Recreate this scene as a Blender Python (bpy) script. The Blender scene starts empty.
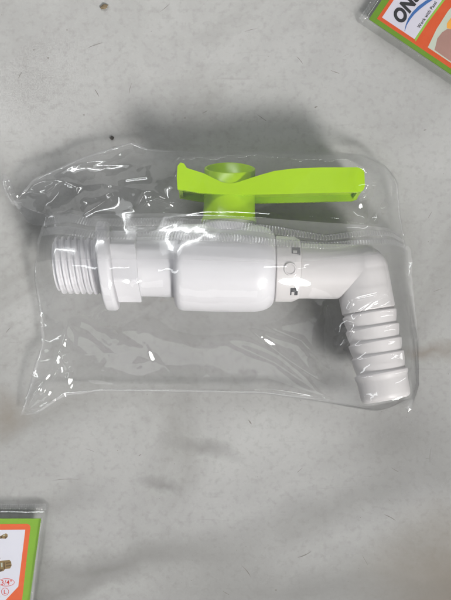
import bpy, bmesh, math, random
import numpy as np
from mathutils import Vector, Matrix
from mathutils.bvhtree import BVHTree
from mathutils.geometry import delaunay_2d_cdt
random.seed(7)
rng = np.random.default_rng(11)
S = bpy.context.scene
C = S.collection
MM = 0.001

# ------------------------------------------------------------------ camera
CAM_Z = 0.400
cd = bpy.data.cameras.new('camera'); cam = bpy.data.objects.new('camera', cd); C.objects.link(cam)
cam.location = (0, 0, CAM_Z)
cd.sensor_fit = 'VERTICAL'; cd.sensor_height = 24; cd.lens = 24*0.383/0.222
cd.clip_start = 0.01; cd.clip_end = 20
S.camera = cam

# ------------------------------------------------------------------ light
w = bpy.data.worlds.new('World'); S.world = w; w.use_nodes = True
wn, wl = w.node_tree.nodes, w.node_tree.links
bg = wn['Background']; bg.inputs[1].default_value = 0.24
wtc = wn.new('ShaderNodeTexCoord'); wno = wn.new('ShaderNodeTexNoise'); wrp = wn.new('ShaderNodeValToRGB')   # dim noise patches, added for uneven reflections in the film
wno.inputs['Scale'].default_value = 2.6; wno.inputs['Detail'].default_value = 3
wrp.color_ramp.elements[0].position = 0.40; wrp.color_ramp.elements[0].color = (0.07, 0.075, 0.08, 1)
wrp.color_ramp.elements[1].position = 0.66; wrp.color_ramp.elements[1].color = (0.95, 0.98, 1.0, 1)
wl.new(wtc.outputs['Generated'], wno.inputs['Vector']); wl.new(wno.outputs['Fac'], wrp.inputs[0]); wl.new(wrp.outputs[0], bg.inputs[0])

def area(name, loc, target, sx, sy, power, col, spread=180):
    d = bpy.data.lights.new(name, 'AREA'); d.shape = 'RECTANGLE'; d.size = sx; d.size_y = sy
    d.energy = power; d.color = col; d.spread = math.radians(spread)
    o = bpy.data.objects.new(name, d); C.objects.link(o); o.location = loc
    o.rotation_euler = (Vector(target)-Vector(loc)).to_track_quat('-Z', 'Y').to_euler()
    return o
area('window_light', (1.06, -1.44, 1.55), (-0.10, 0.14, 0), 0.76, 0.56, 2.9, (1.0, 0.985, 0.96), 20)
area('added_strip_top', (-0.30, 0.86, 0.66), (-0.06, 0.10, 0), 1.20, 0.06, 2.6, (0.97, 0.99, 1.0), 100)  # added thin strip, unseen: glints along the film's level folds
area('added_soft_fill', (-0.75, 1.15, 0.95), (-0.05, 0.12, 0), 1.20, 0.60, 3.4, (0.97, 0.99, 1.0), 140)  # added soft source for broad pale bands in the film
area('added_strip_left', (-0.85, -0.10, 0.46), (0, 0, 0), 0.05, 1.0, 1.6, (0.95, 0.98, 1.0))  # added strip at the left for glints on upright folds
area('added_strip_right', (0.80, 0.05, 0.62), (0, 0, 0), 0.04, 0.9, 1.1, (0.97, 0.99, 1.0))  # unseen strip put in at the right to catch more folds
area('front_soft_fill', (-0.25, -0.95, 0.55), (0, 0, 0), 1.1, 0.45, 1.5, (0.99, 0.99, 1.0))  # added soft source; gives the lower film its pale reflections

S.view_settings.view_transform = 'Standard'; S.view_settings.look = 'None'
S.view_settings.exposure = -0.50; S.view_settings.gamma = 1
S.cycles.transparent_max_bounces = 24; S.cycles.max_bounces = 10
S.cycles.caustics_reflective = False; S.cycles.caustics_refractive = False
S.cycles.sample_clamp_indirect = 4

# ------------------------------------------------------------------ measuring helpers
def kz(z): return 0.222/600*(CAM_Z-z)/0.383
def P(px, py, z=0.0):
    k = kz(z); return Vector(((px-225.5)*k, (300-py)*k, z))

# ------------------------------------------------------------------ object helpers
def link(o, parent=None):
    C.objects.link(o)
    if parent: o.parent = parent
    return o
def tag(o, label=None, cat=None, group=None, kind=None):
    if label: o['label'] = label
    if cat: o['category'] = cat
    if group: o['group'] = group
    if kind: o['kind'] = kind
    return o
def empty(name, loc, rot=(0, 0, 0)):
    o = bpy.data.objects.new(name, None); C.objects.link(o)
    o.location = loc; o.rotation_euler = rot; o.empty_display_size = 0.01
    return o
def finish(name, bm, mat, parent=None, angle=35):
    bmesh.ops.recalc_face_normals(bm, faces=bm.faces)
    me = bpy.data.meshes.new(name); bm.to_mesh(me); bm.free()
    for p in me.polygons: p.use_smooth = True
    me.set_sharp_from_angle(angle=math.radians(angle))
    for m in (mat if isinstance(mat, (list, tuple)) else [mat]): me.materials.append(m)
    return link(bpy.data.objects.new(name, me), parent)
def grid_obj(name, V, mat, parent=None):
    """V: (n, m, 3) array of points -> smooth quad sheet"""
    n, m, _ = V.shape
    me = bpy.data.meshes.new(name)
    idx = np.arange(n*m).reshape(n, m)
    q = np.stack([idx[:-1, :-1], idx[1:, :-1], idx[1:, 1:], idx[:-1, 1:]], -1).reshape(-1)
    nf = (n-1)*(m-1)
    me.vertices.add(n*m); me.vertices.foreach_set('co', V.reshape(-1).astype(np.float32))
    me.loops.add(nf*4); me.loops.foreach_set('vertex_index', q.astype(np.int32))
    me.polygons.add(nf); me.polygons.foreach_set('loop_start', np.arange(0, nf*4, 4, dtype=np.int32))
    me.polygons.foreach_set('use_smooth', np.ones(nf, dtype=bool))
    me.update(calc_edges=True); me.validate()
    me.materials.append(mat)
    return link(bpy.data.objects.new(name, me), parent)
def lathe(bm, prof, axis='X', seg=96, origin=(0, 0, 0), caps=True, fn=None):
    """prof: list of (along, radius) in mm"""
    o = Vector(origin); rings = []
    for i, (a, r) in enumerate(prof):
        ring = []
        for j in range(seg):
            t = 2*math.pi*j/seg
            aa, rr = (a, r) if fn is None else fn(a, r, t)
            c, s = rr*math.cos(t), rr*math.sin(t)
            p = {'X': (aa, c, s), 'Y': (c, aa, s), 'Z': (c, s, aa)}[axis]
            ring.append(bm.verts.new((o+Vector(p))*MM))
        rings.append(ring)
    for r0, r1 in zip(rings, rings[1:]):
        for j in range(seg):
            bm.faces.new((r0[j], r0[(j+1) % seg], r1[(j+1) % seg], r1[j]))
    if caps:
        bm.faces.new(rings[0]); bm.faces.new(rings[-1][::-1])
    return rings
def prism(bm, pts, z0, z1, bev=0.0, seg=2):
    """extruded outline (mm) between two z levels (mm)"""
    a = [bm.verts.new((x*MM, y*MM, z0*MM)) for x, y in pts]
    b = [bm.verts.new((x*MM, y*MM, z1*MM)) for x, y in pts]
    n = len(pts); fs = [bm.faces.new(a[::-1]), bm.faces.new(b)]
    for i in range(n): fs.append(bm.faces.new((a[i], a[(i+1) % n], b[(i+1) % n], b[i])))
    if bev:
        es = list({e for f in fs for e in f.edges if e.calc_face_angle(0) > 0.4})
        bmesh.ops.bevel(bm, geom=es, offset=bev*MM, segments=seg, profile=0.5, affect='EDGES', clamp_overlap=True)

# ------------------------------------------------------------------ materials
def mat(name):
    m = bpy.data.materials.new(name); m.use_nodes = True
    nt = m.node_tree; return m, nt, nt.nodes, nt.links, nt.nodes['Principled BSDF']
def plastic(name, col, rough, sss=0.0, bump=0.0, spec=0.5, var=0.03):
    m, nt, N, L, b = mat(name)
    tc = N.new('ShaderNodeTexCoord')
    no = N.new('ShaderNodeTexNoise'); no.inputs['Scale'].default_value = 90; no.inputs['Detail'].default_value = 4
    L.new(tc.outputs['Object'], no.inputs['Vector'])
    mx = N.new('ShaderNodeMix'); mx.data_type = 'RGBA'
    mx.inputs['A'].default_value = (*[c*(1-var) for c in col], 1); mx.inputs['B'].default_value = (*[min(1, c*(1+var)) for c in col], 1)
    L.new(no.outputs['Fac'], mx.inputs['Factor']); L.new(mx.outputs['Result'], b.inputs['Base Color'])
    b.inputs['Roughness'].default_value = rough; b.inputs['Specular IOR Level'].default_value = spec
    if sss:
        b.inputs['Subsurface Weight'].default_value = sss; b.inputs['Subsurface Scale'].default_value = 0.002
        b.inputs['Subsurface Radius'].default_value = (1, 1, 1)
    if bump:
        n2 = N.new('ShaderNodeTexNoise'); n2.inputs['Scale'].default_value = 900; n2.inputs['Detail'].default_value = 3
        L.new(tc.outputs['Object'], n2.inputs['Vector'])
        bp = N.new('ShaderNodeBump'); bp.inputs['Strength'].default_value = bump; bp.inputs['Distance'].default_value = 0.0002
        L.new(n2.outputs['Fac'], bp.inputs['Height']); L.new(bp.outputs['Normal'], b.inputs['Normal'])
    return m
def film(name, haze=0.03, slope_haze=0.0, dcol=0.85, rough=0.06, ior=1.5, tint=(1.0, 1.0, 1.0), bump=0.15, gain=1.0):
    m, nt, N, L, b = mat(name); N.remove(b)
    out = N['Material Output']
    tr = N.new('ShaderNodeBsdfTransparent'); tr.inputs[0].default_value = (*tint, 1)
    gl = N.new('ShaderNodeBsdfGlossy'); gl.inputs['Roughness'].default_value = rough; gl.inputs['Color'].default_value = (1, 1, 1, 1)
    df = N.new('ShaderNodeBsdfDiffuse'); df.inputs[0].default_value = (dcol, dcol, dcol, 1)
    fr = N.new('ShaderNodeLayerWeight'); fr.inputs['Blend'].default_value = 0.5      # 1-|cos|, the same from both sides
    pw = N.new('ShaderNodeMath'); pw.operation = 'POWER'; pw.inputs[1].default_value = 3.0; L.new(fr.outputs['Facing'], pw.inputs[0])
    ml = N.new('ShaderNodeMath'); ml.operation = 'MULTIPLY_ADD'; ml.inputs[1].default_value = 0.85*gain; ml.inputs[2].default_value = 0.065*gain
    L.new(pw.outputs[0], ml.inputs[0])
    m1 = N.new('ShaderNodeMixShader'); m1.inputs[0].default_value = haze
    L.new(tr.outputs[0], m1.inputs[1]); L.new(df.outputs[0], m1.inputs[2])
    if slope_haze:
        sh = N.new('ShaderNodeMath'); sh.operation = 'MULTIPLY_ADD'; sh.inputs[1].default_value = slope_haze; sh.inputs[2].default_value = haze
        L.new(fr.outputs['Facing'], sh.inputs[0]); L.new(sh.outputs[0], m1.inputs[0])
    m2 = N.new('ShaderNodeMixShader')
    L.new(ml.outputs[0], m2.inputs[0]); L.new(m1.outputs[0], m2.inputs[1]); L.new(gl.outputs[0], m2.inputs[2])
    L.new(m2.outputs[0], out.inputs['Surface'])
    if bump:
        tc = N.new('ShaderNodeTexCoord')
        no = N.new('ShaderNodeTexNoise'); no.inputs['Scale'].default_value = 160; no.inputs['Detail'].default_value = 5
        L.new(tc.outputs['Object'], no.inputs['Vector'])
        bp = N.new('ShaderNodeBump'); bp.inputs['Strength'].default_value = bump; bp.inputs['Distance'].default_value = 0.001
        L.new(no.outputs['Fac'], bp.inputs['Height'])
        L.new(bp.outputs['Normal'], gl.inputs['Normal']); pass
    return m

M_white = plastic('white_plastic', (0.70, 0.69, 0.715), 0.34, sss=0.15, bump=0.04)
M_spout = plastic('spout_white_plastic', (0.66, 0.635, 0.635), 0.40, sss=0.15, bump=0.04)
M_green = plastic('lime_plastic', (0.39, 0.64, 0.0), 0.27, sss=0.12, bump=0.05)
M_dark = plastic('slot_shade', (0.05, 0.05, 0.055), 0.6)  # shade of the slot recesses, put into the colour
M_film = film('clear_film', haze=0.034, dcol=0.95, rough=0.07, bump=0.05)
M_flap = film('milky_film', haze=0.16, dcol=0.55, rough=0.2, bump=0.2, gain=0.8)
M_seal = film('crimped_film', haze=0.10, slope_haze=0.6, dcol=0.45, rough=0.2, bump=0.0, gain=0.8)
M_back = film('back_film', haze=0.06, dcol=0.95, rough=0.2, gain=0.4)

def table_material():
    m, nt, N, L, b = mat('grey_marble')
    tc = N.new('ShaderNodeTexCoord')
    def noise(scale, detail=6, rough=0.6, dist=0.0, stretch=None):
        n = N.new('ShaderNodeTexNoise'); n.inputs['Scale'].default_value = scale
        n.inputs['Detail'].default_value = detail; n.inputs['Roughness'].default_value = rough; n.inputs['Distortion'].default_value = dist
        if stretch:
            mp = N.new('ShaderNodeMapping'); mp.inputs['Scale'].default_value = stretch[:3]; mp.inputs['Rotation'].default_value = (0, 0, stretch[3])
            L.new(tc.outputs['Object'], mp.inputs['Vector']); L.new(mp.outputs[0], n.inputs['Vector'])
        else: L.new(tc.outputs['Object'], n.inputs['Vector'])
        return n.outputs['Fac']
    def ramp(sock, p0, p1, c0=(0, 0, 0, 1), c1=(1, 1, 1, 1)):
        r = N.new('ShaderNodeValToRGB'); e = r.color_ramp.elements
        e[0].position = p0; e[0].color = c0; e[1].position = p1; e[1].color = c1
        L.new(sock, r.inputs[0]); return r.outputs[0]
    def mix(fac, a, bb, mode='MIX'):
        x = N.new('ShaderNodeMix'); x.data_type = 'RGBA'; x.blend_type = mode
        for s, v in (('Factor', fac), ('A', a), ('B', bb)):
            if isinstance(v, (float, int)): x.inputs[s].default_value = v
            elif isinstance(v, tuple): x.inputs[s].default_value = v
            else: L.new(v, x.inputs[s])
        return x.outputs['Result']
    def math_(op, a, bb):
        x = N.new('ShaderNodeMath'); x.operation = op
        for i, v in enumerate((a, bb)):
            if isinstance(v, (float, int)): x.inputs[i].default_value = v
            else: L.new(v, x.inputs[i])
        return x.outputs[0]
    base = mix(ramp(noise(14, 8, 0.62, 0.6), 0.32, 0.70), (0.325, 0.322, 0.314, 1), (0.430, 0.428, 0.420, 1))
    base = mix(math_('MULTIPLY', ramp(noise(60, 8, 0.7), 0.38, 0.74), 0.16), base, (0.27, 0.268, 0.25, 1))
    base = mix(math_('MULTIPLY', ramp(noise(380, 4, 0.6), 0.50, 0.72), 0.40), base, (0.24, 0.235, 0.22, 1))
    base = mix(math_('MULTIPLY', ramp(noise(900, 3, 0.6), 0.55, 0.70), 0.15), base, (0.46, 0.46, 0.45, 1))
    base = mix(math_('MULTIPLY', ramp(noise(7, 6, 0.65, 1.6), 0.50, 0.66), 0.55), base, (0.24, 0.235, 0.22, 1))
    # fine hair scratches, two directions
    for st, p in (((40, 700, 1, 0.5), 0.70), ((55, 900, 1, -0.9), 0.72), ((30, 500, 1, 1.9), 0.72)):
        base = mix(math_('MULTIPLY', ramp(noise(1.0, 3, 0.5, 0.4, st), p, p+0.06), 0.30), base, (0.24, 0.235, 0.22, 1))
    # stains and painted-in shade, each with a place of its own: centre px, half sizes px, angle, strength, colour
    wob = N.new('ShaderNodeTexNoise'); wob.inputs['Scale'].default_value = 38; wob.inputs['Detail'].default_value = 9; wob.inputs['Roughness'].default_value = 0.60
    L.new(tc.outputs['Object'], wob.inputs['Vector'])
    sub = N.new('ShaderNodeVectorMath'); sub.operation = 'SUBTRACT'; sub.inputs[1].default_value = (0.5, 0.5, 0.5)
    L.new(wob.outputs['Color'], sub.inputs[0])
    scl = N.new('ShaderNodeVectorMath'); scl.operation = 'SCALE'; scl.inputs['Scale'].default_value = 0.022
    L.new(sub.outputs[0], scl.inputs[0])
    add = N.new('ShaderNodeVectorMath'); add.operation = 'ADD'
    L.new(tc.outputs['Object'], add.inputs[0]); L.new(scl.outputs[0], add.inputs[1])
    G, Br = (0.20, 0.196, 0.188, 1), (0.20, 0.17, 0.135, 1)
    for (px, py, rx, ry, ang, st, col) in STAINS_AND_SHADE(G, Br):
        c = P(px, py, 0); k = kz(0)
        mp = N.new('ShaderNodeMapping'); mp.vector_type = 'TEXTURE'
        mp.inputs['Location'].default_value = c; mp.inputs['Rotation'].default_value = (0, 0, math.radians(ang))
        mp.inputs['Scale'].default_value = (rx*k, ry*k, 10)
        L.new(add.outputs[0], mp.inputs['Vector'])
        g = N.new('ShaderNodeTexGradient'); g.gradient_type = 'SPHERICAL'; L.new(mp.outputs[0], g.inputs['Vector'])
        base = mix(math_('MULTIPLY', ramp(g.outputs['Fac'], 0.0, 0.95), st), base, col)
    L.new(base, b.inputs['Base Color'])
    L.new(ramp(noise(25, 5), 0.3, 0.7, (0.42,)*3+(1,), (0.58,)*3+(1,)), b.inputs['Roughness'])
    b.inputs['Specular IOR Level'].default_value = 0.4
    bp = N.new('ShaderNodeBump'); bp.inputs['Strength'].default_value = 0.12; bp.inputs['Distance'].default_value = 0.0004
    L.new(noise(300, 6, 0.7), bp.inputs['Height']); L.new(bp.outputs['Normal'], b.inputs['Normal'])
    return m
def STAINS_AND_SHADE(G, Br):
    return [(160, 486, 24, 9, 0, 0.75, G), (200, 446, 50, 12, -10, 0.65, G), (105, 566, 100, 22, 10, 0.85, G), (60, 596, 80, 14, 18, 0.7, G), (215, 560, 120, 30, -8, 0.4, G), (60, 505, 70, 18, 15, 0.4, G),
            (432, 350, 60, 12, 12, 0.6, Br), (2, 412, 28, 30, 0, 0.6, Br), (458, 592, 130, 105, 35, 0.9, Br),  # left-edge and bottom-right patches: stain with cast shadow painted in
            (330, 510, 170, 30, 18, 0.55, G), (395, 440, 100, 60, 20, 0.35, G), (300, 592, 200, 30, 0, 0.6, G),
            (410, 20, 90, 20, 30, 0.15, G), (215, 330, 70, 12, 0, 0.25, G)]  # last patch: shade beneath the tap body, put into the colour
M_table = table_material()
M_mark = plastic('dark_mark', (0.20, 0.19, 0.17), 0.8, var=0.3)

# ------------------------------------------------------------------ table (setting)
bm = bmesh.new()
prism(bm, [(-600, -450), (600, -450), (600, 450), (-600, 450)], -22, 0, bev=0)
bm.faces.ensure_lookup_table()
def mark(px, py, ln, wd, ang, n=7):
    c = P(px, py, 0); k = kz(0); a = math.radians(ang); u = Vector((math.cos(a), math.sin(a), 0)); v = Vector((-u.y, u.x, 0))
    up, dn = [], []
    bend = random.uniform(-0.06, 0.06)
    for i in range(n):
        t = i/(n-1)*2-1
        w_ = 0.6*wd*k/2*math.sqrt(max(0, 1-t*t))*random.uniform(0.55, 1.2)+1e-6
        q = c+u*(t*ln*k/2)+v*(bend*ln*k*(t*t))
        up.append(bm.verts.new((q+v*w_+Vector((0, 0, 0.00006))))); dn.append(bm.verts.new((q-v*w_+Vector((0, 0, 0.00006)))))
    for i in range(n-1):
        f = bm.faces.new((dn[i], dn[i+1], up[i+1], up[i])); f.material_index = 1
for a in [(97, 93, 9, 1.6, -60), (247, 571, 15, 1.3, -52), (226, 593, 8, 1, -30), (390, 517, 14, 1.3, -28), (250, 422, 6, 2.2, -55),
          (276, 590, 2.2, 2, 0), (48, 58, 2.6, 2.2, 0), (67, 30, 1.8, 1.6, 0), (34, 50, 2, 1.6, 10), (84, 115, 2.2, 2, 0), (185, 118, 2.5, 2, 0),
          (66, 479, 30, 0.6, 2), (300, 470, 8, 0.9, 40), (165, 8, 14, 0.9, 40), (335, 72, 10, 1.1, -20), (316, 107, 3.4, 3, 20), (339, 178, 14, 1.4, 12),
          (262, 118, 12, 1.1, -35), (205, 112, 6, 1.4, 30), (430, 455, 16, 0.7, 85), (395, 470, 9, 0.9, -30),
          (140, 455, 3, 1.2, 30), (90, 450, 10, 0.8, -20), (305, 555, 16, 1, 25), (20, 75, 8, 0.9, 60), (130, 88, 12, 0.8, 75), (95, 45, 16, 0.8, 20),
          (300, 60, 10, 1.0, -50), (250, 30, 14, 0.7, 15), (430, 215, 8, 1, 60), (425, 130, 3, 1.5, 10), (438, 290, 10, 0.8, 20), (8, 330, 8, 0.9, 50), (365, 560, 12, 0.8, -60)]:
    mark(*a)
for i in range(110):
    px, py = random.uniform(-40, 490), random.uniform(-40, 640)
    if random.random() < 0.97: mark(px, py, random.uniform(0.4, 1.4), random.uniform(0.6, 1.3), random.uniform(0, 180), 5)
    else: mark(px, py, random.uniform(3, 7), random.uniform(0.2, 0.4), random.choice([25, -50, 70])+random.gauss(0, 25), 6)
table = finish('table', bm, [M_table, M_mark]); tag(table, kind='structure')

# ------------------------------------------------------------------ the tap
TAP_Z = 0.0184
TILT = math.radians(-5); YAW = math.radians(-1.0)
tap = empty('garden_tap', P(223, 268, TAP_Z), (TILT, 0, YAW))
tag(tap, 'white plastic tap with a lime green lever handle, lying inside the clear plastic bag', 'tap')
TM = Matrix.Translation(tap.location) @ tap.rotation_euler.to_matrix().to_4x4()
TI = TM.inverted()
def TL(px, py, zl=0.0):
    """the point of the tap's own plane z = zl (mm) seen at a measured spot of the photograph, mm"""
    o = TI @ Vector((0, 0, CAM_Z)); p = TI @ P(px, py, 0.0); d = p-o
    q = o+d*((zl*MM-o.z)/d.z); return q.x*1000, q.y*1000
X = lambda px, py=268: TL(px, py, 8.0)[0]
tap_parts = []
def part(name, bm, m, parent=None, angle=35):
    o = finish(name, bm, m, parent or tap, angle); tap_parts.append(o); return o

# body barrel
xl, xr = X(174), X(275); R = 16.0
prof = [(xl, 10.5), (xl, 12.4)]
for i in range(9):
    t = math.pi/2*i/8; prof.append((xl+3.6*(1-math.cos(t)), 12.4+3.6*math.sin(t)))
prof += [(xl+14, 16.15), (xr-14, 16.1)]
for i in range(13):
    t = math.pi/2*i/12; prof.append((xr-8.5*(1-math.sin(t)) if False else xr-8.0+8.0*math.sin(t), 16.0-4.2*(1-math.cos(t))))
prof += [(xr+0.25, 11.4), (xr+0.25, 10.0)]
bm = bmesh.new(); lathe(bm, prof); part('valve_body', bm, M_white)

# inlet pipe
bm = bmesh.new(); lathe(bm, [(X(120), 9.6), (X(120), 10.9), (xl+0.6, 11.15), (xl+0.6, 9.5)]); part('inlet_pipe', bm, M_white)

# thread (a true helix, leaning a little)
bm = bmesh.new()
x0, x1, pitch = X(52), X(104), 2.35
prof = [(x0, 7.6), (x0, 8.6)]
n = 150
for i in range(n+1): prof.append((x0+0.1+(x1-x0-0.1)*i/n, 10.6))
def thr(a, r, t):
    if r < 9: return a-0.10*r*math.cos(t), r
    ph = ((a-x0)/pitch-t/(2*math.pi)) % 1.0
    ridge = (1-abs(2*ph-1))
    ridge = min(1, max(0, (ridge-0.18)/0.55)); ridge = ridge*ridge*(3-2*ridge)
    lead = min(1, (a-x0)/1.6)
    rr = 9.45+ridge*1.15*min(1, 0.4+lead)-0.9*(1-lead)
    return a-0.10*rr*math.cos(t), rr
lathe(bm, prof, fn=thr, seg=128)
# the open bore at the thread's end
lathe(bm, [(x0-0.02, 8.55), (x0-0.12, 8.2), (x0-0.02, 7.7), (x0+6, 7.4)], fn=lambda a, r, t: (a-0.10*r*math.cos(t), r), caps=False)
part('inlet_thread', bm, M_white, angle=50)

# lock nut: flange + hexagon
nut_x = X(101)
def lean(a, r, t): return a-0.13*r*math.cos(t), r
bm = bmesh.new()
f0, f1 = X(94.5)+1.6, X(109)+1.2
prof = [(f0, 9.9), (f0, 15.2)]
for i in range(6):
    t = math.pi/2*i/5; prof.append((f0+1.0*(1-math.cos(t)), 15.4+1.0*math.sin(t)))
for i in range(8):
    t = math.pi/2*i/7; prof.append((f1-1.7+1.7*math.sin(t), 14.7+1.7*math.cos(t)))
prof += [(f1+0.15, 12.0)]
lathe(bm, prof, fn=lean)
nut = part('lock_nut', bm, M_white)
bm = bmesh.new()
h0, h1, HR = f1-0.3, X(135.5)+0.6, 13.5
pr = []
for a, r, ch in ((h0, HR, 0), (h1-1.0, HR, 0), (h1-0.35, HR-0.25, 0.4), (h1, HR-1.0, 1.3), (h1+0.05, 11.2, 3)):
    pr.append((a, r))
def hexr(a, r, t):
    u = (t-0.0) % (math.pi/3)-math.pi/6          # vertices at +-y
    hr = HR*math.cos(math.pi/6)/math.cos(u)
    hr = min(hr, HR-0.25)
    cut = HR-r
    rr = hr if cut <= 0 else min(hr, r+0.35) if r > 12 else r
    return a-0.10*rr*math.cos(t), rr
lathe(bm, pr, fn=hexr, seg=144)
part('hexagon', bm, M_white, nut, angle=22)

# coupling ring with button and slots
rx0, rx1 = xr+0.3, X(301)
bm = bmesh.new()
lathe(bm, [(rx0, 9.5), (rx0, 11.7), (rx0+0.35, 12.1), (rx1-2.6, 12.05), (rx1-1.9, 11.8), (rx1-0.2, 10.9), (rx1, 10.4), (rx1, 9.2)])
ring = part('coupling_ring', bm, M_spout)
def on_ring(px, py, rad):
    x, y = TL(px, py, 10.5)
    y = max(-rad, min(rad, y)); return x, y, math.sqrt(max(0, rad*rad-y*y))
x, y, z = on_ring(290, 269.5, 12.05)
bm = bmesh.new()
nrm = Vector((0, y, z)).normalized(); q = Vector((0, 0, 1)).rotation_difference(nrm).to_matrix().to_4x4()
lathe(bm, [(-1.0, 2.35), (0.15, 2.35), (0.38, 2.15), (0.40, 1.75), (0.12, 1.6), (0.12, 0.05)], axis='Z', seg=40)
bm.transform(Matrix.Translation(Vector((x, y, z))*MM) @ q)
part('button', bm, M_spout, ring)
for (px, py, sx, sy) in ((296, 250.5, 3.1, 2.6), (294.5, 291, 2.7, 3.4)):
    x, y, z = on_ring(px, py, 12.05)
    nrm = Vector((0, y, z)).normalized(); q = Vector((0, 0, 1)).rotation_difference(nrm).to_matrix().to_4x4()
    bm = bmesh.new()
    prism(bm, [(-sx/2, -sy/2), (sx/2, -sy/2), (sx/2, sy/2), (-sx/2, sy/2)], -1.2, 0.06)  # solid block; its dark colour stands for the shade in the recess
    bm.transform(Matrix.Translation(Vector((x, y, z))*MM) @ q)
    sl = part('slot_shade_block', bm, M_dark, ring)
    bm = bmesh.new()      # tongue inside the slot
    prism(bm, [(-sx/2+0.5, -sy/2+0.05), (sx/2-1.2, -sy/2+0.05), (sx/2-1.2, -0.1), (-sx/2+0.5, -0.1)], -1.0, 0.10, bev=0.1)
    bm.transform(Matrix.Translation(Vector((x, y, z))*MM) @ q)
    part('latch', bm, M_spout, ring)

# spout: pipe, elbow, ribbed nozzle
ex, ey = TL(361, 272)
tx, ty = TL(386.5, 400)
nd = Vector((tx-ex, ty-ey, 0)); nlen = nd.length; nd.normalize()
r1 = 10.05
bm = bmesh.new()
pa = rx1-0.4
lathe(bm, [(pa, 9.0), (pa, 10.2), (pa+3, r1+0.1), (ex, r1)], origin=(0, ey, 0), caps=False)
vs0 = set(bm.verts)
bmesh.ops.create_uvsphere(bm, u_segments=64, v_segments=40, radius=r1*MM*0.999, matrix=Matrix.Translation(Vector((ex, ey, 0))*MM))
vs1 = set(bm.verts)
prof = [(0, r1)]
barbs = [0.325, 0.437, 0.545, 0.650, 0.785]       # shoulders, as a share of the way to the tip
prof.append((nlen*0.30, r1-0.25))
for i, s in enumerate(barbs):
    a = s*nlen; nxt = (barbs[i+1] if i+1 < len(barbs) else 0.9)*nlen
    base = 9.15-0.05*i
    top = 9.98-0.08*i if i < 4 else 9.9
    prof += [(a-0.8, base), (a-0.4, base+0.02), (a-0.2, base+0.12), (a-0.02, top-0.3), (a+0.12, top-0.1), (a+0.35, top), (a+0.8, top-0.06)]
    if i < 4: prof += [(a+(nxt-a)*0.5, base+0.45)]
    else: prof += [(a+1.3, top-0.1), (a+2.0, 9.35), (a+3, 9.25)]
prof += [(nlen-2.2, 9.15), (nlen-1.0, 8.95), (nlen-0.3, 8.4), (nlen, 7.7), (nlen-0.1, 7.0), (nlen-6, 6.9)]
lathe(bm, prof, axis='X', caps=False)
ang = math.atan2(nd.y, nd.x)
for v in bm.verts:
    if v not in vs1:
        v.co = Matrix.Translation(Vector((ex, ey, 0))*MM) @ Matrix.Rotation(ang, 4, 'Z') @ v.co
spout = part('spout', bm, M_spout, angle=30)
# moulded dot on the nozzle
x, y = TL(384, 360, 8.5)
bm = bmesh.new(); lathe(bm, [(-1.5, 1.5), (0.05, 1.5), (0.25, 1.3), (0.2, 1.0), (0.02, 0.9), (0.02, 0.03)], axis='Z', seg=32)
rel = Vector((x-ex, y-ey, 0)); off = rel-nd*rel.dot(nd); rad = 9.15
nz = math.sqrt(max(0.1, rad*rad-off.length_squared)); nrm = Vector((off.x, off.y, nz)).normalized()
bm.transform(Matrix.Translation(Vector((x, y, nz))*MM) @ Vector((0, 0, 1)).rotation_difference(nrm).to_matrix().to_4x4())
part('moulded_dot', bm, M_spout, spout)

# stem neck
sx, sy = TL(229, 222)
bm = bmesh.new(); lathe(bm, [(8, 9.9), (14.5, 9.9), (sy-0.3, 9.0), (sy+1.2, 8.7), (sy+1.2, 4)], axis='Y', origin=(sx, 0, 0)); part('stem_neck', bm, M_white)

# lever handle: bottom plate, two side walls, hub with a cup
W = 9.6
cont = [(177.5, 189), (176.8, 178), (177.5, 166), (180.5, 162.5), (184, 163.5), (187, 168), (203, 173), (214, 178.5), (223, 182.5), (230, 183.4), (238, 182.3), (247, 179.2),
        (260, 175), (274, 171), (292, 168.6), (320, 167.4), (357, 167.2), (362, 168.6), (364.5, 172), (365, 186), (363.5, 190), (358, 192), (300, 193.5), (256, 194.5), (229, 194.6), (200, 192.8)]
front = [TL(a, b, W) for a, b in cont]
bm = bmesh.new()
prism(bm, front, W-1.7, W, bev=0.55, seg=3)
back = [(x, y) for x, y in front]
prism(bm, back, -W, -W+1.7, bev=0.55, seg=3)
yb = TL(229, 194.6, W)[1]; xa = TL(177.5, 189, W)[0]; xb = TL(364, 189, W)[0]
ya = TL(180, 189.2, W)[1]; yc = TL(362, 191, W)[1]
e_ = 2.0                                          # the underside is recessed between the walls
pt = [(xa+0.5, ya), TL(200, 192.8, W), (sx, yb), TL(300, 193.5, W), (xb-0.7, yc)]
plate = [(x, y+e_) for x, y in pt]+[(x, y+e_+1.2) for x, y in reversed(pt)]
prism(bm, plate, -W+0.8, W-0.8)
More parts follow.
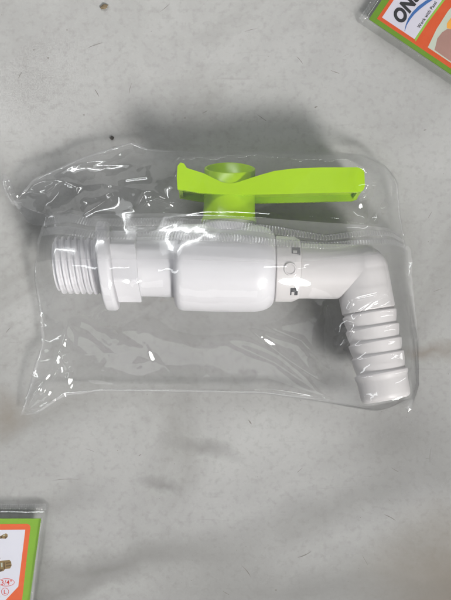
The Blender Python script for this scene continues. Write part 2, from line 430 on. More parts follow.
# closed right end and left end walls
prism(bm, [(xb-1.8, yc+0.4), (xb-0.3, yc+0.6), (xb-0.3, TL(360, 170, W)[1]), (xb-1.8, TL(360, 169, W)[1])], -W+0.5, W-0.5, bev=0.3)
prism(bm, [(xa+0.2, ya+0.4), (xa+1.5, ya+0.4), (xa+1.5, TL(180, 168, W)[1]), (xa+0.2, TL(180, 167, W)[1])], -W+0.5, W-0.5, bev=0.3)
handle = part('lever_handle', bm, M_green, angle=40)
bm = bmesh.new()
ht = TL(229, 163, -8)[1]
def hub(a, r, t):
    if a >= 90:                                   # rim: high at the back, cut away at the front
        back_ = max(0.0, -math.sin(t)); frontc = max(0.0, math.sin(t))
        return (ht-4.0)+4.1*back_-3.7*frontc+(a-90), r
    return a, r
lathe(bm, [(sy-0.2, 8.8), (sy-0.2, 10.2), (sy+0.6, 10.25), (sy+1.6, 9.75), (sy+5, 9.5), (yb+1, 9.5), (90, 9.5), (90.25, 9.3), (90.25, 8.7), (90, 8.5), (yb+4.5, 8.0), (yb+3.2, 6.5), (yb+2.6, 0.05)],
      axis='Y', origin=(sx, 0, 0), fn=hub, seg=96)
part('hub', bm, M_green, handle, angle=40)

# ------------------------------------------------------------------ the clear bag
bpy.context.view_layer.update()
verts, faces = [], []
for o in tap_parts:
    mw = o.matrix_world; b0 = len(verts)
    verts += [mw @ v.co for v in o.data.vertices]
    faces += [[b0+i for i in p.vertices] for p in o.data.polygons]
bvh = BVHTree.FromPolygons(verts, faces)
print('TAP z range', min(v.z for v in verts), max(v.z for v in verts))

ZB = 0.006
def curve(pts, n):
    p = np.array([P(a, b, ZB)[:2] for a, b in pts]); d = np.r_[0, np.cumsum(np.hypot(*np.diff(p, axis=0).T))]
    return lambda s: np.stack([np.interp(s*d[-1], d, p[:, i]) for i in (0, 1)], -1)
T_ = [(0, 172), (7, 174), (13, 192), (20, 196), (35, 179), (78, 158), (130, 140), (150, 148), (190, 150), (300, 150), (362, 153), (384, 164), (398, 184)]
R_ = [(398, 184), (401, 215), (407, 245), (410, 290), (419, 345), (420, 385), (411, 416)]
B_ = [(18, 417), (36, 414), (62, 397), (100, 392), (230, 394), (270, 395), (330, 404), (378, 412), (392, 407), (402, 400), (411, 416)]
L_ = [(0, 172), (3, 190), (12, 205), (20, 206.5), (48, 214), (38, 240), (34, 275), (39, 310), (41, 345), (28, 390), (18, 417)]
cT, cR, cB, cL = (curve(c, 0) for c in (T_, R_, B_, L_))
def coons(n, m):
    u = np.linspace(0, 1, n)[:, None, None]; v = np.linspace(0, 1, m)[None, :, None]
    T, B = cT(u[:, 0, 0])[:, None, :], cB(u[:, 0, 0])[:, None, :]
    Lf, Rt = cL(v[0, :, 0])[None], cR(v[0, :, 0])[None]
    p00, p10, p01, p11 = T[0, 0], T[-1, 0], B[0, 0], B[-1, 0]
    return (1-v)*T+v*B+(1-u)*Lf+u*Rt-((1-u)*(1-v)*p00+u*(1-v)*p10+(1-u)*v*p01+u*v*p11)
# membrane over the tap on a regular grid
st = 0.0007
gx = np.arange(P(-12, 0, ZB)[0], P(432, 0, ZB)[0], st); gy = np.arange(P(0, 428, ZB)[1], P(0, 128, ZB)[1], st)
GX, GY = np.meshgrid(gx, gy, indexing='ij')
obs = np.full(GX.shape, 0.0008)
for i in range(len(gx)):
    for j in range(len(gy)):
        h = bvh.ray_cast(Vector((gx[i], gy[j], 0.2)), Vector((0, 0, -1)))
        if h[0] is not None: obs[i, j] = h[0].z+0.0006
# the film bridges gaps: a plateau round the lever, then a closing of the height field
pl = [P(a, b, 0.02) for a, b in ((176, 200), (176, 160), (184, 157.5), (362, 158), (366, 163), (366, 200))]
zfront = float(obs[:, :].max())
hx0, hx1 = P(178, 0, 0.026).x, P(364, 0, 0.026).x; hy0, hy1 = P(0, 198, 0.026).y, P(0, 158.5, 0.026).y
zlev = np.percentile(obs[(GX > hx0+0.02) & (GX < hx1-0.01) & (GY > hy0) & (GY < hy1-0.004)], 80)
pw_ = hy1-0.0022*np.clip((GX-hx0-0.035)/0.03, 0, 1)**2+0.0006*np.sin(GX*170)+0.0004*np.sin(GX*610+1)      # its far edge is not straight
cut_ = (GX-hx1)+(GY-hy1)                                                # and its right corner is folded off
obs = np.where((GX > hx0) & (GX < hx1) & (GY > hy0) & (GY < pw_) & (cut_ < -0.006), np.maximum(obs, zlev), obs)
def morph(F, r, op):
    out = F.copy()
    for di in range(-r, r+1):
        for dj in range(-r, r+1):
            if di*di+dj*dj <= r*r: out = op(out, np.roll(np.roll(F, di, 0), dj, 1))
    return out
raw0 = morph(obs, 1, np.maximum); raw = morph(obs, 2, np.maximum)
obs = morph(morph(raw, 13, np.maximum), 13, np.minimum)
poly = np.concatenate([c(np.linspace(0, 1, 200)) for c in (cT, cR)]+[cB(np.linspace(1, 0, 200)), cL(np.linspace(1, 0, 200))])
inside = np.zeros(GX.shape, bool)
for (xa_, ya_), (xb_, yb_) in zip(poly, np.roll(poly, -1, 0)):
    if ya_ == yb_: continue
    c = (ya_ > GY) != (yb_ > GY); inside ^= c & (GX < (xb_-xa_)*(GY-ya_)/(yb_-ya_)+xa_)
H = np.where(inside, obs, 0.0012)
press = 6.0*st*st/4                               # trapped air
py_ = 300-GY/kz(ZB)
kap = np.where(py_ > 300, 1/0.013**2, 1/0.035**2)*st*st/4   # gravity pulls the lower half flat onto the table
kap = 1/0.035**2*st*st/4+(1/0.012**2-1/0.035**2)*st*st/4*np.clip((py_-285)/40, 0, 1)
for it in range(2600):
    A = (0.25*(np.roll(H, 1, 0)+np.roll(H, -1, 0)+np.roll(H, 1, 1)+np.roll(H, -1, 1))+press+kap*0.002)/(1+kap)
    H = np.where(inside, np.maximum(obs, A), 0.0012)
for it in range(26):
    H = np.where(inside, np.maximum(raw0, 0.25*(np.roll(H, 1, 0)+np.roll(H, -1, 0)+np.roll(H, 1, 1)+np.roll(H, -1, 1))), 0.0012)
def sample(F, x, y):
    fx = np.clip((x-gx[0])/st, 0, len(gx)-1.001); fy = np.clip((y-gy[0])/st, 0, len(gy)-1.001)
    i = fx.astype(int); j = fy.astype(int); a = fx-i; b = fy-j
    return (F[i, j]*(1-a)*(1-b)+F[i+1, j]*a*(1-b)+F[i, j+1]*(1-a)*b+F[i+1, j+1]*a*b)
def vnoise(x, y, sc, seed):
    r = np.random.default_rng(seed); g = r.random((64, 64))
    X_, Y_ = x*sc, y*sc; i = np.floor(X_).astype(int); j = np.floor(Y_).astype(int); a = X_-i; b = Y_-j
    a = a*a*(3-2*a); b = b*b*(3-2*b); f = lambda p, q: g[p % 64, q % 64]
    return f(i, j)*(1-a)*(1-b)+f(i+1, j)*a*(1-b)+f(i, j+1)*(1-a)*b+f(i+1, j+1)*a*b
def crumple(x, y, n, lam, seed):
    r = np.random.default_rng(seed); out = np.zeros_like(x)
    wx = (vnoise(x, y, 1/lam/1.6, seed+50)-.5)*lam*0.9; wy = (vnoise(x, y, 1/lam/1.6, seed+51)-.5)*lam*0.9
    for i in range(n):
        a = r.uniform(0, math.pi); l = lam*r.uniform(0.6, 1.8)
        t = ((x+wx)*math.cos(a)+(y+wy)*math.sin(a))/l+r.random()
        tri = np.abs((t % 1)*2-1)
        out += (np.sqrt((tri-0.5)**2+0.0008))*l*np.clip(vnoise(x, y, 0.7/l, seed+i+7)*2.4-0.9, 0, 1)
    return out/n
# crumpled sheet: flat facets between straight folds, from a triangulated set of random points
fst = 0.0003
fgx = np.arange(gx[0], gx[-1], fst); fgy = np.arange(gy[0], gy[-1], fst)
def facets(spacing, seed, ang=0.0, stretch=1.0, blur=2):
    r = np.random.default_rng(seed); c_, s_ = math.cos(ang), math.sin(ang); pts = []
    ext = 0.16
    for i in np.arange(-ext, ext, spacing*stretch):
        for j in np.arange(-ext, ext, spacing):
            a = i+r.uniform(-.48, .48)*spacing*stretch; b = j+r.uniform(-.48, .48)*spacing
            pts.append((a*c_-b*s_, a*s_+b*c_))
    pts = [p for p in pts if gx[0]-.03 < p[0] < gx[-1]+.03 and gy[0]-.03 < p[1] < gy[-1]+.03]
    hs = r.random(len(pts))
    v2, _, f2, ov, _, _ = delaunay_2d_cdt([Vector(p) for p in pts], [], [], 0, 1e-7)
    tree = BVHTree.FromPolygons([Vector((v.x, v.y, hs[ov[k][0]]*0.1)) for k, v in enumerate(v2)], f2)
    F = np.zeros((len(fgx), len(fgy)))
    dn = Vector((0, 0, -1))
    for i, a in enumerate(fgx):
        for j, b in enumerate(fgy):
            h = tree.ray_cast(Vector((a, b, 1.0)), dn)[0]
            if h is not None: F[i, j] = h.z*10
    for _ in range(blur):
        F = 0.2*(F+np.roll(F, 1, 0)+np.roll(F, -1, 0)+np.roll(F, 1, 1)+np.roll(F, -1, 1))
    return F
FA = facets(0.011, 5, 0.5, 1.7, 1); FB = facets(0.0048, 8, 0.2, 1.6, 1); FC = facets(0.016, 12, -0.55, 2.2, 5)
def fsample(F, x, y):
    fx = np.clip((x-fgx[0])/fst, 0, len(fgx)-1.001); fy = np.clip((y-fgy[0])/fst, 0, len(fgy)-1.001)
    i = fx.astype(int); j = fy.astype(int); a = fx-i; b = fy-j
    return (F[i, j]*(1-a)*(1-b)+F[i+1, j]*a*(1-b)+F[i, j+1]*(1-a)*b+F[i+1, j+1]*a*b)
# hand-placed folds: polyline in photo px, height mm, half width mm
CREASES = [
 ([(18, 201), (38, 183), (80, 162), (131, 143)], 2.2, 1.6), ([(76, 166), (112, 160), (131, 145)], 1.8, 1.2), ([(131, 143), (152, 153), (200, 156)], 2.0, 1.4),
 ([(26, 190), (46, 183), (66, 181)], 1.6, 1.2), ([(26, 193), (48, 195), (64, 184)], 1.6, 1.0), ([(78, 200), (100, 202), (124, 195)], 2.2, 1.3), ([(78, 200), (90, 217), (110, 206), (124, 196)], 2.0, 1.3),
 ([(100, 174), (108, 190), (116, 200)], 1.5, 1.0), ([(85, 188), (105, 187), (125, 191)], 1.5, 1.0), ([(118, 184), (148, 181), (148, 170), (136, 172)], 1.4, 0.9),
 ([(90, 168), (130, 166), (150, 167), (175, 160)], 1.5, 1.2), ([(126, 191), (156, 197), (178, 211)], 1.6, 1.1), ([(140, 216), (148, 199), (153, 214)], 1.3, 0.9),
 ([(178, 213), (160, 204), (145, 212)], 1.2, 0.9), ([(45, 207), (62, 215), (78, 211)], 1.2, 1.0), ([(62, 181), (80, 190), (78, 200)], 1.2, 0.9),
 ([(4, 175), (9, 192), (16, 200)], 1.6, 0.8), ([(2, 180), (6, 190)], 1.2, 0.6),
 ([(190, 157.5), (280, 158), (362, 159)], 1.2, 0.9), ([(362, 160), (386, 172), (397, 186)], 1.6, 1.1), ([(364, 194), (380, 184), (395, 178)], 2.2, 1.0),
 ([(395, 180), (389, 200), (380, 219)], 1.8, 0.9), ([(366, 195), (370, 215), (376, 228)], 1.5, 1.0), ([(378, 190), (384, 205), (378, 214)], 1.3, 0.7),
 ([(166, 223), (205, 221), (258, 223), (345, 226), (385, 231)], 0.9, 0.8),
 ([(37, 240), (35, 275), (40, 312), (41, 350)], 1.6, 0.9), ([(35, 275), (46, 287), (53, 296)], 1.4, 0.7), ([(44, 300), (50, 312)], 1.2, 1.0),
 ([(72, 318), (62, 348), (50, 372), (34, 398), (22, 413)], 1.8, 1.0), ([(42, 380), (34, 395), (28, 408)], 1.6, 0.8), ([(62, 364), (52, 380), (40, 400)], 1.4, 0.8),
 ([(66, 320), (90, 330), (115, 352), (100, 372)], 1.2, 1.6), ([(22, 412), (40, 408), (64, 394)], 1.2, 0.8), ([(55, 345), (70, 372), (66, 388)], 1.1, 0.9),
 ([(70, 375), (120, 384), (200, 385)], 0.8, 1.4), ([(110, 325), (145, 345), (150, 360), (125, 372)], 0.9, 1.6),
 ([(64, 394), (100, 390), (200, 391), (265, 392), (330, 400), (378, 409)], 1.6, 0.8), ([(378, 409), (392, 403), (406, 388)], 2.0, 0.9),
 ([(396, 293), (402, 312), (406, 350), (409, 384)], 1.9, 0.8), ([(408, 250), (411, 292), (416, 345), (416, 385), (409, 413)], 1.0, 0.7),
 ([(345, 322), (352, 311), (364, 302), (388, 292)], 0.9, 0.55), ([(341, 301), (356, 298), (388, 291)], 0.9, 0.55), ([(346, 300), (341, 312)], 0.8, 0.5),
 ([(320, 300), (327, 318), (330, 334)], 1.4, 0.8), ([(345, 324), (335, 334), (331, 350)], 1.7, 0.8), ([(331, 350), (340, 338), (347, 322)], 1.4, 0.6),
 ([(238, 322), (290, 360), (344, 398)], 1.2, 1.1), ([(225, 340), (275, 362), (322, 396)], 0.9, 1.2), ([(255, 322), (300, 340), (336, 380)], 0.9, 1.1), ([(250, 391), (330, 400), (379, 409)], 1.6, 1.0),
 ([(350, 390), (368, 402), (384, 406)], 1.2, 0.8), ([(404, 345), (398, 380), (390, 398)], 0.9, 0.7)]
def creases(x, y, scale=1.0):
    out = np.zeros_like(x)
    for pts, amp, wd in CREASES:
        q = np.array([P(a, b, ZB)[:2] for a, b in pts]); seg = np.hypot(*np.diff(q, axis=0).T); tot = seg.sum(); acc = 0
        best = np.full(x.shape, 1.0); tt = np.zeros_like(x)
        for k in range(len(q)-1):
            d = q[k+1]-q[k]; s = np.clip(((x-q[k, 0])*d[0]+(y-q[k, 1])*d[1])/(d@d), 0, 1)
            dist = np.hypot(x-q[k, 0]-s*d[0], y-q[k, 1]-s*d[1]); m = dist < best
            best = np.where(m, dist, best); tt = np.where(m, (acc+s*seg[k])/tot, tt); acc += seg[k]
        e = 0.55*wd*MM
        prof_ = np.exp(-(np.sqrt(best**2+e*e)-e)/(wd*MM*1.35))
        out += amp*0.8*MM*prof_*np.clip(np.minimum(tt, 1-tt)*4.5+0.05, 0, 1)
    return out*scale
def blob(x, y, px, py, rx, ry):
    c = P(px, py, ZB); k = kz(ZB); return np.exp(-(((x-c.x)/(rx*k))**2+((y-c.y)/(ry*k))**2))
def film_height(x, y, wr=1.0):
    """height of the upper film: membrane + folds"""
    h = sample(H, x, y)
    strong = np.clip(blob(x, y, 95, 185, 75, 32)+blob(x, y, 5, 188, 14, 18)+1.2*blob(x, y, 380, 195, 24, 40)+0.7*blob(x, y, 45, 380, 32, 34)+0.35*blob(x, y, 110, 345, 45, 30)
                     + 0.45*blob(x, y, 330, 340, 18, 40)+0.3*blob(x, y, 160, 210, 35, 18)+0.35*blob(x, y, 400, 340, 14, 70)+0.3*blob(x, y, 40, 280, 16, 70), 0, 1)
    quiet = np.clip(1-0.75*blob(x, y, 230, 270, 170, 45)-0.6*blob(x, y, 288, 288, 40, 24), 0.08, 1)
    h = h+wr*(MM*(strong*(5.2*fsample(FA, x, y)+1.9*fsample(FB, x, y))+quiet*2.2*fsample(FC, x, y)+(0.15+0.1*quiet)*1.0*fsample(FB, x, y))+creases(x, y, 1.15))
    return h
bag = empty('plastic_bag', P(215, 300, 0)); tag(bag, 'clear crinkled plastic bag with a crimped seal, wrapped around the white tap', 'plastic bag')
bo = np.array(bag.location)
XY = coons(520, 380)
x, y = XY[..., 0], XY[..., 1]
z = film_height(x, y)
up = grid_obj('upper_film', np.stack([x, y, z], -1)-bo, M_film, bag)
XB = coons(150, 110)
zb = 0.00025+0.0001*vnoise(XB[..., 0], XB[..., 1], 150, 5)
grid_obj('lower_film', np.concatenate([XB, zb[..., None]], -1)-bo, M_back, bag)
# crimped seal: two rows of fine ribs, on a folded strip lying over the tap
def band(name, top, bot, n, m, matl, lift, ribs=None):
    ct, cb = curve(top, 0), curve(bot, 0)
    u = np.linspace(0, 1, n); v = np.linspace(0, 1, m)[None, :, None]
    q = ct(u)[:, None, :]*(1-v)+cb(u)[:, None, :]*v
    x, y = q[..., 0], q[..., 1]
    base = film_height(x, y, 0.75)
    zz = np.maximum(base, sample(H, x, y))+lift
    if ribs:
        vv = np.broadcast_to(v[..., 0], x.shape); uu = np.broadcast_to(u[:, None], x.shape)
        env = np.clip(np.minimum(vv, 1-vv)*8, 0, 1)
        zz = zz+env*ribs*MM*(np.sin(uu*2*math.pi*NR)*0.5+0.5)*(0.25+1.0*vnoise(x, y, 260, 9))
    return grid_obj(name, np.stack([x, y, zz], -1)-bo, matl, bag)
NR = 128
s1t = [(47, 218), (75, 216), (100, 223), (170, 222), (230, 226), (275, 231), (320, 239), (360, 233), (388, 233), (402, 238)]
s1b = [(43, 226), (75, 225), (100, 231), (170, 230), (230, 234), (275, 239), (320, 244), (360, 239), (388, 238), (404, 242)]
s2t = [(42, 228), (75, 229), (100, 235), (170, 236), (230, 238), (275, 243), (320, 246), (360, 242), (388, 240), (404, 244)]
s2b = [(39, 236), (75, 238), (100, 243), (170, 244), (230, 246), (275, 250), (320, 252), (360, 247), (388, 246), (405, 248)]
band('crimped_seal', s1t, s1b, NR*8, 8, M_seal, 0.0006, 0.46)
band('crimped_seal', s2t, s2b, NR*8, 8, M_seal, 0.0006, 0.46)
ft = [(52, 213), (75, 212), (100, 218), (170, 218), (230, 221), (275, 224), (320, 227), (360, 229), (388, 230), (400, 234)]
fb = [(37, 262), (75, 262), (100, 262), (170, 262), (230, 264), (275, 266), (320, 262), (360, 258), (388, 254), (406, 252)]
band('seal_flap', ft, fb, 300, 40, M_flap, 0.00035)

# welded and folded edges of the bag: narrow double film, a little milky
M_edge = film('edge_film', haze=0.16, dcol=0.9, rough=0.10, bump=0.1, gain=1.3)
def edge(name, line, wd, lift=0.0003, curl=0.35):
    c = curve(line, 0); n = 260; u = np.linspace(0, 1, n); q = c(u)
    for _ in range(6): q[1:-1] = 0.25*q[:-2]+0.5*q[1:-1]+0.25*q[2:]
    d = np.gradient(q, axis=0); d /= np.linalg.norm(d, axis=1)[:, None]+1e-9; nn = np.stack([-d[:, 1], d[:, 0]], -1)
    w_ = wd*kz(ZB)*(0.55+0.7*vnoise(u*40, u*0, 1, 77))*np.clip(np.minimum(u, 1-u)*12+0.2, 0, 1)
    v = np.linspace(-0.5, 0.5, 9)
    p = q[:, None, :]+nn[:, None, :]*(v[None, :, None]*w_[:, None, None])
    z = film_height(p[..., 0], p[..., 1], 1.0); z = np.maximum(z, 0.0012)+lift+curl*MM*np.cos(v*math.pi)[None, :]
    return grid_obj(name, np.concatenate([p, z[..., None]], -1)-bo, M_edge, bag)
edge('side_seam', [(404, 240), (408, 250), (411, 290), (416, 345), (416, 385), (409, 414)], 8)
edge('side_seam', [(46, 216), (38, 241), (35, 275), (40, 312), (42, 344), (30, 388), (20, 415)], 3.5)
edge('folded_edge', [(20, 415), (38, 412), (64, 394.5), (100, 390.5), (230, 392), (270, 393.5), (330, 402), (378, 410), (391, 405), (404, 392)], 2.6)
edge('folded_edge', [(18, 200), (36, 180), (79, 160), (130, 142.5), (150, 150), (190, 153)], 3.0)
edge('folded_edge', [(3, 174), (5, 190), (12, 202), (22, 203)], 2.6)
edge('folded_edge', [(362, 156), (384, 167), (397, 186), (400, 215), (404, 236)], 2.6)
# ------------------------------------------------------------------ printed packets
M_cg = plastic('card_green_shaded', (0.115, 0.25, 0.004), 0.5); M_co = plastic('card_orange_shaded', (0.60, 0.075, 0.008), 0.5)  # top right card: darker because shade is put into its colours
M_cg2 = plastic('card_green_lit', (0.22, 0.43, 0.03), 0.5); M_co2 = plastic('card_orange_lit', (0.78, 0.13, 0.035), 0.5)  # bottom left card: the same colours in their lit tone
M_cw = plastic('card_white_shaded', (0.60, 0.58, 0.66), 0.45); M_cw2 = plastic('card_white_lit', (0.74, 0.74, 0.82), 0.45); M_ck = plastic('ink_black', (0.012, 0.012, 0.016), 0.5)  # white likewise in a shaded and a lit tone
M_cb = plastic('ink_blue', (0.03, 0.12, 0.36), 0.5); M_cr = plastic('ink_red', (0.70, 0.05, 0.03), 0.5)
M_br = plastic('printed_brass', (0.30, 0.20, 0.08), 0.5, var=0.6); M_brd = plastic('printed_brass_dark', (0.10, 0.06, 0.03), 0.5, var=0.3)
M_pale = plastic('printed_pale_green', (0.50, 0.55, 0.46), 0.5, var=0.12); M_skin = plastic('printed_skin', (0.36, 0.20, 0.165), 0.5, var=0.2)
M_yel = plastic('printed_amber', (0.80, 0.36, 0.04), 0.5, var=0.2)
M_cgl = plastic('card_light_green', (0.24, 0.46, 0.05), 0.45)
M_sleeve = film('sleeve_film', haze=0.02, rough=0.06, bump=0.25)
M_sleeve_fold = film('sleeve_fold_film', haze=0.22, rough=0.10, bump=0.25)
PU = 0.00038*1000                                  # mm of card per photo px
def shape(name, pts, z, m, parent, th=0.02):
    bm = bmesh.new()
    a = [bm.verts.new((x*PU*MM, y*PU*MM, z*MM)) for x, y in pts]
    f = bm.faces.new(a)
    r = bmesh.ops.extrude_face_region(bm, geom=[f])
    for v in [g for g in r['geom'] if isinstance(g, bmesh.types.BMVert)]: v.co.z -= th*MM
    return finish(name, bm, m, parent, 30)
def text(name, body, size, loc, z, m, parent, rot=0, shear=0.0, offset=0.0, xs=1.0):
    cu = bpy.data.curves.new(name, 'FONT'); cu.body = body; cu.size = size*PU*MM; cu.shear = shear; cu.offset = offset*PU*MM
    cu.space_character = 1.08; cu.align_x = 'LEFT'; cu.extrude = 0.00001; cu.resolution_u = 6
    t = bpy.data.objects.new(name, cu); C.objects.link(t)
    bpy.context.view_layer.update()
    me = bpy.data.meshes.new_from_object(t.evaluated_get(bpy.context.evaluated_depsgraph_get()))
    bpy.data.objects.remove(t)
    me.transform(Matrix.Translation((loc[0]*PU*MM, loc[1]*PU*MM, z*MM)) @ Matrix.Rotation(math.radians(rot), 4, 'Z') @ Matrix.Diagonal((xs, 1, 1, 1)))
    me.materials.clear(); me.materials.append(m)
    return link(bpy.data.objects.new(name, me), parent)
def packet(loc, rot, label, W_, H_, margins, z_card=4.6, group='printed hardware packets', shear=0.0, green=None):
    """card in a clear sleeve; card lower left corner at the origin, units photo px"""
    r = empty('product_packet', loc, (0, 0, rot)); tag(r, label, 'packet', group)
    M_ = lambda x, y: (x+shear*(y-H_), y)
    bm = bmesh.new(); prism(bm, [(a*PU, b*PU) for a, b in (M_(0, 0), M_(W_, 0), M_(W_, H_), M_(0, H_))], z_card-0.5, z_card, bev=0.06)
    card = finish('card', bm, green or M_cg, r)
    l, b, rr, t = margins
    # sleeve: pillow of film above, flat film below
    n, m = 190, 190
    U = np.linspace(-l, W_+rr, n)[:, None]*np.ones((1, m)); V = np.linspace(-b, H_+t, m)[None, :]*np.ones((n, 1))
    f = lambda d, g: np.sqrt(np.clip(1-(1-np.clip(d/g, 0, 1))**2, 0, 1))
    prof_ = np.minimum(np.minimum(f(U+l, l*0.8), f(W_+rr-U, rr*0.8)), np.minimum(f(V+b, b*0.8), f(H_+t-V, t*0.8)))
    hz = 0.4+(z_card+0.1)*prof_
    x_, y_ = U*PU*MM+loc[0]*3, V*PU*MM+loc[1]*3
    hz = hz+np.clip(prof_, 0.1, 1)*(crumple(x_, y_, 6, 0.012, 61)*1000*0.12+0.05)
    UX, VY = M_(U, V)
    G_ = np.stack([UX*PU*MM, VY*PU*MM, hz*MM], -1)
    grid_obj('sleeve', G_, M_sleeve, r)
    G2 = G_[::5, ::5].copy(); G2[..., 2] = 0.0003; grid_obj('sleeve_underside', G2, M_back, r)
    return r, card
def crimp(parent, a0, a1, b0, b1, z, n_ribs, side):
    """ribbed strip between two edges (local px): from edge a0-a1 to edge b0-b1"""
    n, m = n_ribs*8, 6
    u = np.linspace(0, 1, n)[:, None, None]; v = np.linspace(0, 1, m)[None, :, None]
    q = (np.array(a0)*(1-u)+np.array(a1)*u)*(1-v)+(np.array(b0)*(1-u)+np.array(b1)*u)*v
    env = np.clip(np.minimum(v, 1-v)*6, 0, 1)[..., 0]
    zz = z+0.35*env*(0.5+0.5*np.sin(u[..., 0]*n_ribs*2*math.pi))*(0.6+0.8*vnoise(q[..., 0], q[..., 1], 0.3, 4))
    return grid_obj('crimped_seal', np.stack([q[..., 0]*PU*MM, q[..., 1]*PU*MM, zz*MM], -1), M_seal, parent)
ZC = 4.63
# top right packet: printed top edge faces left, turned 34 degrees
pk, card = packet(P(369, 19, 0.0046) - Vector((0, 0, 0.0046)), math.radians(-34), 'orange and green packet with black lettering and blue swoosh, in top right corner', 150, 110, (7, 5.5, 6, 6))
shape('orange_border', [(6.5, 4.8), (140, 4.8), (140, 104), (6.5, 104)], ZC, M_co, card)
shape('white_panel', [(10, 8.6), (49.3, 8.8), (49.0, 30), (50.4, 57), (54, 80), (58, 100), (10, 100)], ZC+.03, M_cw, card)
shape('green_line', [(49.4, 8.8), (51.6, 7.6), (51.2, 30), (52.6, 57), (56.2, 80), (60.2, 100), (58.1, 100), (54.1, 80), (50.5, 57), (49.1, 30)], ZC+.03, M_cgl, card)
shape('printed_picture', [(65, 9.5), (134, 9.5), (134, 100), (68, 100), (63, 70), (61.5, 50), (62, 30)], ZC+.03, M_pale, card)
shape('printed_hand', [(72, 11), (95, 10.5), (100, 30), (92, 36), (84, 34), (77, 39), (71, 36), (68.5, 30), (68, 22), (70, 17)], ZC+.06, M_skin, card)
shape('printed_glove', [(67.5, 40), (70, 36), (77, 39), (84, 34), (100, 34), (104, 80), (76, 80), (68, 60)], ZC+.06, M_yel, card)
# text runs up along the card's side: reading direction +y, letters' tops towards -x
text('lettering', 'ONS', 18.5, (30.2, 13.2), ZC+.08, M_ck, card, rot=90, shear=0.22, offset=0.95, xs=0.86)
text('slogan', 'Work with Passi', 4.7, (47.6, 20.5), ZC+.08, M_ck, card, rot=90, offset=0.09, xs=0.92)
sw = [(36.4, 9.8), (33.8, 16), (32.4, 23), (32.4, 30), (33.8, 38), (36.6, 46), (40.5, 54)]
sw2 = [(43, 53), (39.6, 45), (37, 37), (35.3, 30), (34.7, 23), (35.0, 16), (36.8, 9.9)]
shape('blue_swoosh', sw+sw2, ZC+.07, M_cb, card)
crimp(pk, (-9, -3), (-9, 60), (-3.5, -4), (-3.5, 60), 1.8, 17, 0)
# bottom left packet
O2 = P(-70, 640, 0.0046)
pk2, card2 = packet(O2-Vector((0, 0, 0.0046)), 0.0, 'green and orange packet picturing brass fittings, in the bottom left corner', 111.5, 122, (6, 6, 5, 12), shear=0.135, green=M_cg2)
def C2(px, py):
    d = P(px, py, 0.0046)-O2; return d.x*1000/PU, d.y*1000/PU
def sh2(name, pts, dz, m): return shape(name, [C2(*p) for p in pts], ZC+dz, m, card2)
def arc(cx, cy, rx, ry, a0, a1, n): return [(cx+rx*math.cos(math.radians(a0+(a1-a0)*i/n)), cy+ry*math.sin(math.radians(a0+(a1-a0)*i/n))) for i in range(n+1)]
def ring_line(name, cx, cy, rx, ry, wd, dz, m):
    bm = bmesh.new(); n = 40
    o = [bm.verts.new((*[q*PU*MM for q in C2(*p)], (ZC+dz)*MM)) for p in arc(cx, cy, rx, ry, 0, 360*(n-1)/n, n-1)]
    i_ = [bm.verts.new((*[q*PU*MM for q in C2(*p)], (ZC+dz)*MM)) for p in arc(cx, cy, rx-wd, ry-wd, 0, 360*(n-1)/n, n-1)]
    for k in range(n): bm.faces.new((o[k], o[(k+1) % n], i_[(k+1) % n], i_[k]))
    return finish(name, bm, m, card2)
sh2('orange_border', [(-62, 524.5), (26.5, 523.8)]+arc(26.6, 527.6, 3.8, 3.8, -80, 0, 6)+[(27, 555), (22, 600), (17, 640), (-62, 640)], 0, M_co2)
sh2('white_panel', [(-56, 530.2), (25.2, 529.6), (18.2, 586.5), (5.5, 600), (-20, 628), (-56, 628)], .03, M_cw2)
def fitting(pts, dark, shine):
    o = sh2('printed_fitting', pts, .06, M_br)
    for d in dark: shape('printed_shadow', [C2(*p) for p in d], ZC+.08, M_brd, o)
    for d in shine: shape('printed_shine', [C2(*p) for p in d], ZC+.09, M_pale, o)
fitting([(-8, 536.5), (0, 536.2), (3, 534.5), (6, 533.2), (7.6, 534.5), (7.6, 537), (5.5, 538.8), (2, 538.4), (0, 538.8), (-8, 539.5)],
        [[(0.5, 536.6), (2.2, 535.8), (2.4, 538.2), (0.6, 538.3)], [(4.6, 536.8), (7.4, 536), (6.2, 538.2), (4.8, 538.6)], [(-7, 538.4), (0, 537.8), (0, 538.6), (-7, 539.3)]],
        [[(3, 535.2), (5, 534.4), (5.2, 535.4), (3.3, 536.2)]])
fitting([(-9, 562), (-2, 561), (3, 560.5), (9.5, 560), (11, 561.5), (11.6, 565.5), (10, 568.4), (5, 569), (3.5, 571), (0, 571.8), (-9, 572)],
        [[(3.6, 562), (4.4, 562), (4.8, 568.8), (3.8, 568.8)], [(5.8, 562.8), (10.6, 562.2), (10.8, 563), (5.9, 563.6)], [(5.9, 565.6), (11.2, 565), (11.2, 565.9), (6, 566.5)], [(-9, 569.5), (3.4, 569.2), (1, 571.5), (-9, 571.8)], [(-1, 562), (0, 562), (0.3, 569), (-0.8, 569)]],
        [[(0.8, 563), (2.4, 562.6), (2.6, 567), (1.2, 567.2)], [(-6, 563), (-2.2, 562.4), (-2.2, 565), (-6, 565.5)]])
sh2('printed_fitting', [(-6, 557.2), (-1.2, 556.9), (0.4, 558.2), (-1, 559.4), (-6, 559.6)], .05, M_brd)
def txt2(body, size, px, py, m, rot=0): return text('lettering', body, size, C2(px, py), ZC+.07, m, card2, rot=rot, offset=0.05)
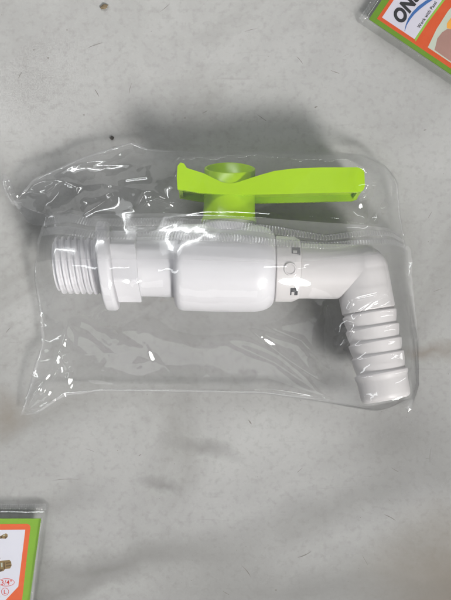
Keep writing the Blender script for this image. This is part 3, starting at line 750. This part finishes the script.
ring_line('red_oval', 6.3, 582.3, 8.2, 4.0, 0.5, .06, M_cr)
txt2('3/4"', 6.6, 0.7, 584.6, M_cr)
ring_line('red_circle', 5.0, 591.6, 3.9, 3.9, 0.5, .06, M_cr)
txt2('L', 6.0, 3.5, 593.8, M_cr)
crimp(pk2, C2(-60, 506), C2(44, 505.5), C2(-60, 512.5), C2(43.5, 512), 1.2, 46, 0)
# bright folded film along the card's right edge
n = 120
t = np.linspace(0, 1, n)[:, None]; v = np.linspace(0, 1, 12)[None, :]
px = 41.8-13.5*t**0.9+(1.5+3.2*t)*(v-0.35); py = 519+100*t+0*v
q = [[C2(float(px[i, j]), float(py[i, j])) for j in range(12)] for i in range(n)]
q = np.array(q)
zz = 4.95+0.9*np.sin(v*math.pi)*(0.8+0.3*vnoise(py+0*v, px, 0.12, 8))+0*t
grid_obj('folded_edge', np.stack([q[..., 0]*PU*MM, q[..., 1]*PU*MM, zz*MM], -1), M_sleeve_fold, pk2)

# ------------------------------------------------------------------ crumbs on the table
def crumb(px, py, s, sy, ang, m, label):
    r_ = random.Random(int(px*7+py)); bm = bmesh.new()
    bmesh.ops.create_icosphere(bm, subdivisions=3, radius=1.0)
    for v_ in bm.verts:
        d = 1+0.25*math.sin(v_.co.x*4+px)*math.cos(v_.co.y*5)+r_.uniform(-.12, .12)
        v_.co = Vector((v_.co.x*s*d, v_.co.y*sy*d, (v_.co.z*0.5*d)*min(s, sy)))*MM
    zmin = min(v_.co.z for v_ in bm.verts)
    o = finish('crumb', bm, m, None, 60); o.location = P(px, py, 0)+Vector((0, 0, -zmin+0.00002)); o.rotation_euler.z = math.radians(ang)
    tag(o, label, 'crumb', 'crumbs on the table')
M_crb = plastic('brown_crumb', (0.16, 0.12, 0.07), 0.8, var=0.5); M_crd = plastic('dark_crumb', (0.06, 0.055, 0.05), 0.8, var=0.5)
crumb(104, 7, 1.5, 0.9, 20, M_crb, 'small oblong brown crumb on the bare table near the top edge')
crumb(112, 138, 0.75, 0.8, 10, M_crd, 'tiny round dark crumb on the table just above the bag')
